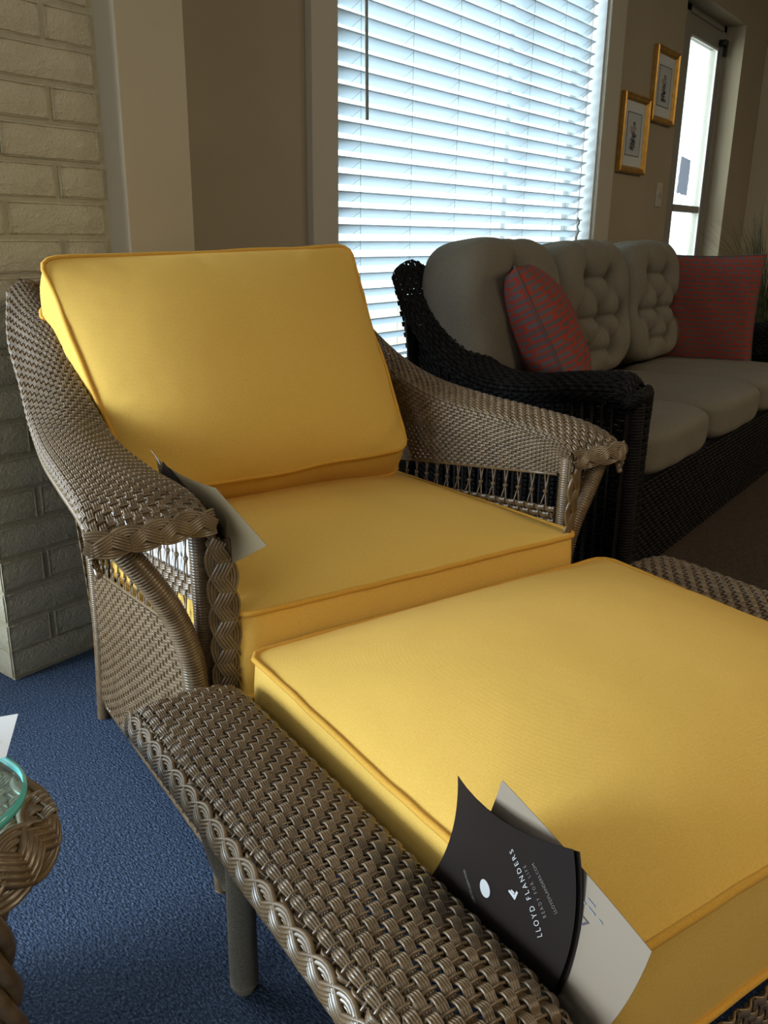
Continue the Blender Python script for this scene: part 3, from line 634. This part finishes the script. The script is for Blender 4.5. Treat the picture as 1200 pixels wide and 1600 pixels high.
def text_on(f, txt, u0, v0, height, name, mt, parent, off, length=None, align='LEFT', uw=1., vw=1., lift=.0006, spacing=1.0, sgn=1, line=None, up=None):
    """flat lettering laid on the curved sheet f: text x runs along u, text y along v"""
    cu = bpy.data.curves.new('t', 'FONT'); cu.body = txt; cu.size = 1; cu.space_character = spacing; cu.resolution_u = 3
    t = bpy.data.objects.new('t', cu); COL.objects.link(t); dg = bpy.context.evaluated_depsgraph_get(); me = bpy.data.meshes.new_from_object(t.evaluated_get(dg))
    bpy.data.objects.remove(t); co = np.array([v.co[:] for v in me.vertices])
    w = co[:, 0].max() - co[:, 0].min(); h = co[:, 1].max() - co[:, 1].min()
    x = (co[:, 0] - co[:, 0].min()) / w * (length if length else height * w / h * vw / uw); y = (co[:, 1] - co[:, 1].min()) / h * height
    uu = u0 + x; vv = v0 + y; e = 1e-3
    if line: xn = x / (length or 1); yn = y / height; uu = u0 + xn * line[0] + yn * up[0]; vv = v0 + xn * line[1] + yn * up[1]
    P = f(uu, vv); N = np.cross(f(uu + e, vv) - P, f(uu, vv + e) - P); N /= np.linalg.norm(N, axis=1)[:, None]
    P = P + N * lift * sgn - np.array(off)
    for i, v in enumerate(me.vertices): v.co = P[i]
    me.materials.clear(); me.materials.append(mt); o = bpy.data.objects.new(name, me); COL.objects.link(o); o.parent = parent; return o
BO = (.44, .44, .36)
# page coordinates: u runs up the sheet (reading direction), v from the lower edge of the page to its upper edge
fD = bil((.437, .381, .372), (.439, .374, .520), (.439, .515, .505), (.434, .545, .372), bow=(-.012, -.002, -.004), bow2=(.002, -.010, 0))
br = patch_mesh(fD, 26, 20, M['brochure'], 'brochure', off=BO); tag(br, 'dark brown folded brochure with white lettering tucked beside the ottoman cushion', 'brochure'); place(br, BO[0], BO[1], BO[2])
fB = lambda u, v: fD(u, v) + np.array([.003, -.003, 0]) * (1 - np.asarray(v))[..., None] + np.array([.001, 0, -.002])
patch_mesh(fB, 16, 10, M['brochure'], 'back_leaf', br, off=BO)
for tx, st, en, up_, nm, mt_, sp_ in (('LLOYD FLANDERS', (.342, .169), (.841, .426), (-.039, .0285), 'title_lettering', 'white_ink', 1.5), ('READY FOR LIFE', (.498, .168), (.780, .329), (-.026, .019), 'slogan_lettering', 'grey_ink', 1.7),
        ('LLOYDFLANDERS.COM', (.570, .105), (.828, .267), (-.022, .016), 'address_lettering', 'grey_ink', 1.1), ('SCAN TO LEARN MORE', (.166, .641), (.351, .80), (-.020, .014), 'small_lettering', 'grey_ink', 1.1)):
    text_on(fD, tx, st[0], st[1], .05, nm, M[mt_], br, BO, length=1., spacing=sp_, line=(en[0] - st[0], en[1] - st[1]), up=up_)
def on_sheet(f, polys, name, mt, parent, off, lift=.0007, sgn=1):
    b = MB()
    for poly in polys:
        p = np.array(poly, float); P = f(p[:, 0], p[:, 1]); e = 1e-3
        N = np.cross(f(p[:, 0] + e, p[:, 1]) - P, f(p[:, 0], p[:, 1] + e) - P); N /= np.linalg.norm(N, axis=1)[:, None]; P = P + N * lift * sgn
        c = P.mean(0); n = len(P); b.add(np.vstack([P, c]), [(i, (i + 1) % n, n, n) for i in range(n)])
    return b.build(name, mt, parent, smooth=False, off=off)
th = np.linspace(0, 2 * PI, 28, endpoint=False)
on_sheet(fD, [np.stack([.351 + .062 * np.cos(th) - .034 * np.sin(th), .617 + .032 * np.cos(th) + .032 * np.sin(th)], 1)], 'oval_sticker', M['white_ink'], br, BO)
_q = lambda p: [(.49 + .00307 * (x - 800) - .00478 * (y - 1396), .410 - .00353 * (x - 800) - .00059 * (y - 1396)) for x, y in p]
on_sheet(fD, [_q([(790.1, 1390), (792.4, 1387.7), (802, 1396.5), (804.2, 1404.6), (803, 1404.6)]), _q([(802, 1396.5), (807, 1390), (809.8, 1393.4), (804.2, 1404.6)]), _q([(796.9, 1387.2), (803.2, 1392.8), (801.4, 1395.2), (795.0, 1389.6)])], 'arrow_emblem', M['white_ink'], br, BO)
fW = bil((.445, .345, .345), (.447, .300, .478), (.449, .468, .524), (.444, .52, .38), bow=(.0, 0, .003), bow2=(-.002, -.006, 0))
wp = patch_mesh(fW, 20, 16, M['cream_paper'], 'price_card', off=BO); tag(wp, 'cream paper card with faint printing behind the dark brochure', 'card'); place(wp, *BO)
text_on(fW, '77', .70, .385, .05, 'handwritten_number', M['ink'], wp, BO, length=1., line=(.0, -.10), up=(.055, .01))
b = MB()
def strokes(f, u, v0, v1, n, hgt, seed):
    r = random.Random(seed); out = []; v = v0
    while v < v1:
        L_ = r.uniform(.02, .05); out.append([(u, v), (u + hgt, v), (u + hgt, v + L_), (u, v + L_)]); v += L_ + r.uniform(.012, .025)
    return out
on_sheet(fW, strokes(fW, .83, .24, .50, 8, .012, 1) + strokes(fW, .875, .30, .46, 6, .010, 2), 'fine_print', M['print_ink'], wp, BO)
# papers tucked into the armchair
BO2 = (.44, 1.1, .45)
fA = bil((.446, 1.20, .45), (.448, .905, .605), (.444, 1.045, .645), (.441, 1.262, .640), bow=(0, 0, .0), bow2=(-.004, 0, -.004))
a_ = patch_mesh(fA, 18, 14, M['shaded_olive_card'], 'price_card', off=BO2); tag(a_, 'shaded olive brown paper card poking out beside the armchair seat cushion, by its near arm', 'card'); place(a_, *BO2)
fC = bil((.437, 1.30, .43), (.440, 1.032, .50), (.439, 1.030, .600), (.436, 1.22, .645), bow=(-.004, -.015, 0), bow2=(-.002, 0, 0))
c_ = patch_mesh(fC, 18, 14, M['brochure'], 'brochure', off=BO2); tag(c_, 'dark curled brochure tucked inside the near arm of the armchair', 'brochure'); place(c_, *BO2)
fE = bil((.433, 1.47, .40), (.434, 1.09, .475), (.434, 1.12, .57), (.432, 1.50, .50), bow=(-.002, 0, 0))
e_ = patch_mesh(fE, 10, 8, M['paper'], 'inner_page', c_, off=BO2)
b = MB(); P = curve((.441, 1.245, .632), (.438, 1.252, .644), (.436, 1.268, .652)); 
G = np.stack([P + np.array([0, .004, 0]), P - np.array([0, .006, .002])], 1); b.grid(G); b.grid(G[::-1] + np.array([.0004, 0, 0])); b.build('curled_corner', M['paper'], c_, off=BO2)

# ================================================================== sofa
so = empty('wicker_sofa', (3.2, 1.2, 0)); tag(so, 'black wicker three seat sofa standing under the window with grey cushions', 'sofa'); SO = (3.2, 1.2, 0)
sI = rows((2.235, .80, .60), (2.235, .83, .622), (2.235, .95, .612), (2.235, 1.10, .592), (2.235, 1.22, .612), (2.235, 1.33, .68), (2.24, 1.43, .775), (2.25, 1.52, .885))
sO = rows((2.10, .79, .585), (2.10, .82, .612), (2.095, .95, .605), (2.10, 1.10, .585), (2.10, 1.24, .592), (2.10, 1.37, .655), (2.10, 1.48, .765), (2.11, 1.54, .875))
def sofa_arm(mir):
    q = (lambda x: x) if not mir else (lambda x: 6.30 - x)
    s_ = -1 if mir else 1
    st = []
    for (ix, iy, iz), (ox, oy, oz) in zip(sI, sO):
        st.append([(q(ix), min(iy, 1.42), iz - .12), (q(ix), iy, iz - .02), (q(ix - .02), iy, iz + .004), (q((ix + ox) / 2), (iy + oy) / 2, (iz + oz) / 2 + .022), (q(ox + .015), oy, oz + .006), (q(ox), oy, oz - .02), (q(ox + .02), oy, oz - .045)])
    b = MB(); weave(b, Surf(st, 8, 6), row=.0125, stake=.0150, wires=2, amp=.0026, flip=s_, seg=3, sr=.0018, fill=.84); tag(b.build('arm_weave', M['black_wicker'], so, off=SO), kind='stuff')
    b = MB()
    side = [[(q(2.155), y, z) for z in np.linspace(.03, t, 5)] for y, t in ((.81, .57), (.95, .575), (1.10, .56), (1.25, .58), (1.38, .65), (1.47, .76))]
    weave(b, Surf(side), row=.014, stake=.018, wires=2, amp=.0025, flip=s_, seg=3, fill=.94); tag(b.build('side_weave', M['black_wicker'], so, off=SO), kind='stuff')
    b = MB()
    for y in np.arange(.84, 1.40, .028): b.tube([(q(2.118), y, .56 + max(0, y - 1.1) * .3), (q(2.135), y, .20), (q(2.14), y, .05)], .005, 5)
    b.build('upright_canes', M['black_wicker'], so, off=SO)
    b = MB(); wrapped(b, curve((q(2.17), .80, .59), (q(2.165), .795, .3), (q(2.16), .79, .010)), .026, .008, 10); b.build('front_leg', M['black_wicker'], so, off=SO)
    b = MB(); b.tube(curve((q(2.20), 1.54, .78), (q(2.19), 1.50, .4), (q(2.18), 1.54, 0)), .020, 8); b.build('rear_leg', M['black_wicker'], so, off=SO)
    b = MB(); braid(b, dense(np.array([(q(2.10), .80, .565), (q(2.13), .775, .585), (q(2.18), .772, .59), (q(2.23), .785, .575), (q(2.235), .79, .45), (q(2.23), .79, .08)]), 6), (0, -1, .1), .04, .01, .06, 3, 8); b.build('braided_edge', M['black_wicker'], so, off=SO)
    b = MB(); b.grid(np.array([[(q(x), .80, z) for z in np.linspace(.04, .56, 6)] for x in (2.11, 2.15, 2.19, 2.235)])); b.build('arm_front', M['black_wicker'], so, off=SO)
sofa_arm(False); sofa_arm(True)
b = MB(); weave(b, Surf([[(x, .815, z) for z in (.03, .12, .22, .31)] for x in (2.24, 2.9, 3.5, 4.06)]), row=.014, stake=.02, wires=2, amp=.0028, flip=-1, seg=3); tag(b.build('front_apron', M['black_wicker'], so, off=SO), kind='stuff')
b = MB(); weave(b, Surf([[(x, y, z) for y, z in ((1.50, .05), (1.50, .35), (1.54, .65), (1.60, .86))] for x in (2.19, 2.8, 3.5, 4.11)]), row=.016, stake=.022, wires=2, amp=.0028, flip=1, seg=3); tag(b.build('back_weave', M['black_wicker'], so, off=SO), kind='stuff')
b = MB(); b.tube([(2.20, 1.58, .865), (2.8, 1.60, .865), (3.5, 1.60, .865), (4.10, 1.58, .865)], .018, 8); b.build('back_rail', M['black_wicker'], so, off=SO)
b = MB(); b.box(2.24, .83, .30, 4.06, 1.50, .32); b.build('seat_deck', M['black'], so, smooth=False, off=SO)

def softbox(name, x0, x1, y0, y1, z0, z1, p=4.5, label='', grp=None, lean=0, tufts=None, n=44, mt='grey_fabric', tuft_side=-1, cat='cushion', pz=None):
    """pillowy block: superellipsoid with tufts pressed into one face"""
    c = np.array([(x0 + x1) / 2, (y0 + y1) / 2, (z0 + z1) / 2]); h = np.array([(x1 - x0) / 2, (y1 - y0) / 2, (z1 - z0) / 2])
    b = MB()
    faces = [((1, 0, 0), (0, 1, 0), (0, 0, 1)), ((-1, 0, 0), (0, 0, 1), (0, 1, 0)), ((0, 1, 0), (0, 0, 1), (1, 0, 0)), ((0, -1, 0), (1, 0, 0), (0, 0, 1)), ((0, 0, 1), (1, 0, 0), (0, 1, 0)), ((0, 0, -1), (0, 1, 0), (1, 0, 0))]
    g = np.tan(np.linspace(-PI / 4, PI / 4, n)); A, B = np.meshgrid(g, g, indexing='ij')
    r = np.random.default_rng(len(label) + int(x0 * 100))
    pp = p if np.ndim(p) else (p, p, p)
    for N, E1, E2 in faces:
        D = np.array(N)[None, None] + A[..., None] * np.array(E1) + B[..., None] * np.array(E2)
        k = (np.abs(D[..., 0]) ** p + np.abs(D[..., 1]) ** p + np.abs(D[..., 2]) ** p) ** (-1 / p)
        Q = D * k[..., None]; P = Q * h
        if tufts:
            X, Z, Yq = P[..., 0], P[..., 2], Q[..., 1]
            fr = np.clip(-Yq, 0, 1) ** .6; dep = np.zeros(X.shape)
            for tx, tz in tufts: d2 = (X - tx) ** 2 + (Z - tz) ** 2; dep += .050 * np.exp(-np.sqrt(d2) / .030) + .012 * np.exp(-d2 / .004)
            for i in range(len(tufts)):
                for j in range(i + 1, len(tufts)):
                    a_, b2 = np.array(tufts[i]), np.array(tufts[j]); L_ = np.linalg.norm(b2 - a_)
                    if L_ > .24: continue
                    t = np.clip(((X - a_[0]) * (b2 - a_)[0] + (Z - a_[1]) * (b2 - a_)[1]) / L_ ** 2, 0, 1); d = np.hypot(X - a_[0] - t * (b2 - a_)[0], Z - a_[1] - t * (b2 - a_)[1]); dep += .024 * np.exp(-d / .013)
            for tx, tz in tufts:
                if tz > 0: dep += .014 * np.exp(-np.abs(X - tx) / .010) * (Z > tz) * np.clip(1.1 - (Z - tz) / .3, 0, 1)
                else: dep += .012 * np.exp(-np.abs(X - tx) / .010) * (Z < tz)
            P[..., 1] += dep * fr
            top = np.clip(Q[..., 2], 0, 1) ** 3
            for tx, tz in tufts: P[..., 2] -= .016 * np.exp(-np.abs(X - tx) / .022) * top
        P = P + (.0025 * np.sin(P[..., :1] * 37 + P[..., 1:2] * 23 + 1) * np.sin(P[..., 2:3] * 31 + P[..., 1:2] * 17)) * D / np.linalg.norm(D, axis=-1, keepdims=True)
        b.grid(P[:, ::1])
    o = b.build(name, M[mt], None); o.location = c; o.rotation_euler = (lean, 0, 0); tag(o, label, cat, grp)
    md = o.modifiers.new('weld', 'WELD'); md.merge_threshold = .0004
    return o
lab = ['taupe grey seat cushion at the near end of the black wicker sofa', 'taupe grey middle seat cushion of the black wicker sofa', 'taupe grey seat cushion at the far end of the black wicker sofa']
for i in range(3):
    x0 = 2.245 + .605 * i; softbox('sofa_seat_cushion', x0, x0 + .603, .765, 1.40, .322, .475, p=5, label=lab[i], grp='grey seat cushions of the sofa')
lab = ['rounded grey back cushion against the near arm of the black sofa', 'tufted grey back cushion in the middle of the black sofa', 'tufted grey back cushion at the far end of the black sofa']
for i in range(3):
    x0 = 2.155 + .598 * i
    tf = [(-.10, .10), (.10, .10), (0., -.04), (-.19, -.04), (.19, -.04), (-.1, -.16), (.1, -.16)] if i else [(-.02, .13), (.17, -.04), (.06, -.16)]
    softbox('sofa_back_cushion', x0, x0 + .600, 1.26, 1.50, .475, .968, p=4.0, label=lab[i], grp='grey back cushions of the sofa', lean=-.20 if False else -.16, tufts=tf, n=56)
def pillow(name, size, thick, loc, rot, label):
    n = 34; g = np.linspace(-1, 1, n); A, B = np.meshgrid(g, g, indexing='ij'); s = size / 2
    pin = 1 - .075 * (1 - A ** 2) * 0; ax = A * s * (1 - .07 * (1 - B ** 2) * 0 - .055 * (1 - B ** 2) * (np.abs(A))); bx = B * s * (1 - .055 * (1 - A ** 2) * np.abs(B))
    T = thick / 2 * (np.clip(1 - A ** 2, 0, 1) * np.clip(1 - B ** 2, 0, 1)) ** .42
    w = .004 * np.sin(A * 7 + B * 5) * (1 - A ** 2) * (1 - B ** 2)
    b = MB(); b.grid(np.stack([ax, bx, T + w], -1)); b.grid(np.stack([ax, bx, -T + w], -1)[::-1]); me = b.mesh(name); me.materials.append(M['red'])
    uv = me.uv_layers.new(name='UVMap'); li = np.zeros(len(me.loops), int); me.loops.foreach_get('vertex_index', li)
    co = np.zeros(len(me.vertices) * 3); me.vertices.foreach_get('co', co); co = co.reshape(-1, 3)[:, :2][li]; uv.data.foreach_set('uv', co.ravel().astype(np.float32))
    o = bpy.data.objects.new(name, me); COL.objects.link(o); o.location = loc; o.rotation_euler = rot; tag(o, label, 'pillow', 'red dash patterned throw pillows')
    p = MB(); k = []
    for i in range(n): k.append((ax[i, 0], bx[i, 0], 0))
    for i in range(n): k.append((ax[-1, i], bx[-1, i], 0))
    for i in range(n): k.append((ax[n - 1 - i, -1], bx[n - 1 - i, -1], 0))
    for i in range(n): k.append((ax[0, n - 1 - i], bx[0, n - 1 - i], 0))
    p.tube(resample(np.array(k), 120, True), .0035, 5, closed=True); p.build('seam', M['red'], o)
    return o
pw_ = pillow('throw_pillow', .47, .22, (2.50, 1.235, .685), (0, 0, 0), 'red and grey dash patterned pillow leaning on the near arm of the sofa')
_n = np.array([.44, -.766, .47]); _w = np.array([.87, .5, 0]); _u = np.cross(_n, _w)
pw_.rotation_euler = Matrix([[_w[i], _u[i], _n[i]] for i in range(3)]).to_euler()
pillow('throw_pillow', .50, .15, (3.93, 1.215, .665), (math.radians(90), math.radians(0), math.radians(-80)), 'red dash patterned pillow standing at the far end of the sofa')
rg_ = MB(); rg_.box(1.9, -1.6, .0, 7.5, 1.9 - 1.0, .009); o = rg_.build('area_rug', M['rug'], None, smooth=False); tag(o, 'dark brown area rug on the floor in front of the black sofa', 'rug')

# ================================================================== side table (bottom left)
TX, TY = .184, .876; tb = empty('side_table', (TX, TY, 0)); tag(tb, 'brown wicker side table with rounded glass top at the left edge', 'side table'); TO = (TX, TY, 0)
TZ = .45; HX, HY, CRR = .207, .204, .085
def rr_path(grow, n=120, z=0.):
    p = []
    for k, (sx, sy) in enumerate(((1, 1), (-1, 1), (-1, -1), (1, -1))):
        for a in np.linspace(0, PI / 2, 10): t = a + k * PI / 2; p.append((TX + sx * (HX - CRR) + (CRR + grow) * math.cos(t), TY + sy * (HY - CRR) + (CRR + grow) * math.sin(t), z))
    return resample(np.array(p), n, True)
def closed(P): return np.vstack([P, P[:1]])
b = MB(); b.grid(np.stack([rr_path(g, 120, z) for g, z in ((-.0035, TZ - .005), (0, TZ - .003), (0, TZ + .003), (-.0035, TZ + .005))], 1), cu=True)
b2 = MB()
for zz in (TZ + .005, TZ - .005):
    P = rr_path(-.0035, 120, zz); b2.add(np.vstack([P, [(TX, TY, zz)]]), [(i, (i + 1) % 120, 120, 120) for i in range(120)])
gl = b2.build('glass_top', M['table_glass'], tb, smooth=False, off=TO); tag(gl, 'clear glass top'); tag(b.build('glass_rim', M['glass_edge'], gl, off=TO), 'teal polished glass edge')
b = MB(); P = closed(rr_path(.012, 200, TZ - .040)); c_ = np.array([TX, TY, TZ - .032]); nn_ = closed(rr_path(.2, 200, 0)) - closed(rr_path(0, 200, 0)); nn_ = nn_ / np.linalg.norm(nn_, axis=1)[:, None] + np.array([0, 0, .45])
braid(b, P, nn_, .060, .010, .150, 5, 20); b.build('braided_rim', M['wicker'], tb, off=TO)
b = MB(); weave(b, Surf([[(TX + HX * .97 * a_, TY + HY * .97 * b_, TZ - .020) for b_ in (-1, -.3, .3, 1)] for a_ in (-1, -.3, .3, 1)]), row=.0128, stake=.0125, wires=3, amp=.002, flip=1, seg=3); tag(b.build('top_weave', M['wicker'], tb, off=TO), kind='stuff')
b = MB(); Q = [closed(rr_path(g, 60, z)) for g, z in ((-.045, .03), (-.055, .16), (-.055, .28), (-.045, .36), (-.012, .415))]
weave(b, Surf(list(np.stack(Q, 1)), 2, 6), row=.0128, stake=.014, wires=3, amp=.0022, flip=1, seg=3); tag(b.build('body_weave', M['wicker'], tb, off=TO), kind='stuff')
for sx, sy in ((1, 1), (-1, 1), (-1, -1), (1, -1)):
    cx, cy = TX + sx * (HX - .060), TY + sy * (HY - .052)
    b = MB(); P = curve((cx + .012 * sx, cy + .012 * sy, .43), (cx, cy, .36), (cx, cy, .2), (cx + .006 * sx, cy + .006 * sy, .05), (cx + .01 * sx, cy + .01 * sy, .009)); P = resample(P, 60)
    for k_ in range(3):
        tt = np.linspace(0, 1, 60) * 16 + k_ * 2 * PI / 3; b.tube(P + np.stack([np.cos(tt) * .010, np.sin(tt) * .010, tt * 0], 1), .0095, 7)
    b.build('leg', M['wicker'], tb, off=TO)
th = np.linspace(0, 2 * PI, 97)
PO = (TX + .08, TY + .12, TZ + .006)
fP = bil((.0, .0, .0), (.0, .0, .0), (.0, .0, .0), (.0, .0, .0)) if False else bil((-.14, .05, .002), (-.002, -.034, .004), (.026, -.016, .034), (-.10, .10, .03), bow2=(0, 0, -.004))
pc = patch_mesh(fP, 12, 10, M['paper'], 'paper_card'); tag(pc, 'white paper card with a blue mark lying on the glass side table', 'card'); pc.location = (.386, .792, TZ + .0065)
on_sheet(fP, [np.stack([.85 + .07 * np.cos(th[::8][:-1]), .42 + .07 * np.sin(th[::8][:-1])], 1)], 'blue_mark', mat('blue_ink', (.10, .12, .32), .6), pc, (0, 0, 0), sgn=1, lift=.0012)

# ================================================================== plant behind the far end of the sofa
pl = empty('potted_grass', (5.34, 1.28, 0)); tag(pl, 'dark potted grass plant standing behind the far end of the sofa', 'plant'); PO = (5.34, 1.28, 0)
b = MB(); G = [[(5.34 + r_ * math.cos(t), 1.28 + r_ * math.sin(t), z_) for r_, z_ in ((.09, 0), (.13, .02), (.15, .35), (.16, .40), (.145, .40), (.14, .36), (0, .36))] for t in np.linspace(0, 2 * PI, 25)]
b.grid(np.array(G)); b.build('pot', M['black'], pl, off=PO)
mg = mat('grass_blade', (.055, .070, .025), .6, noise=20, c2=(.16, .16, .07)); b = MB(); r = random.Random(4)
for i in range(320):
    a_ = r.uniform(0, 2 * PI); ln = r.uniform(.45, .82); bend = r.uniform(.05, .42); w = r.uniform(.003, .006)
    P = np.array([(5.34 + .05 * math.cos(a_ * 3) + bend * t * t * math.cos(a_), 1.28 + .05 * math.sin(a_ * 3) + bend * t * t * math.sin(a_), .36 + ln * (t - .25 * bend * t ** 3)) for t in np.linspace(0, 1, 7)])
    s_ = np.array([-math.sin(a_), math.cos(a_), 0]) * w; tp = np.linspace(1, .1, 7)[:, None]; b.grid(np.stack([P - s_ * tp, P + np.array([0, 0, .001]), P + s_ * tp], 1))
tag(b.build('grass_blades', mg, pl, off=PO), kind='stuff')
# ceiling lamp the warm light comes from
for x_, lb in ((1.0, 'long ceiling lamp behind the viewer, above the armchair aisle'), (4.8, 'long ceiling lamp over the floor in front of the sofa')):
    cl = MB(); cl.box(x_ - .32, -2.82, 2.735, x_ + .32, -1.58, CEIL); o = cl.build('ceiling_lamp', M['trim'], None, smooth=False); tag(o, lb, 'lamp')
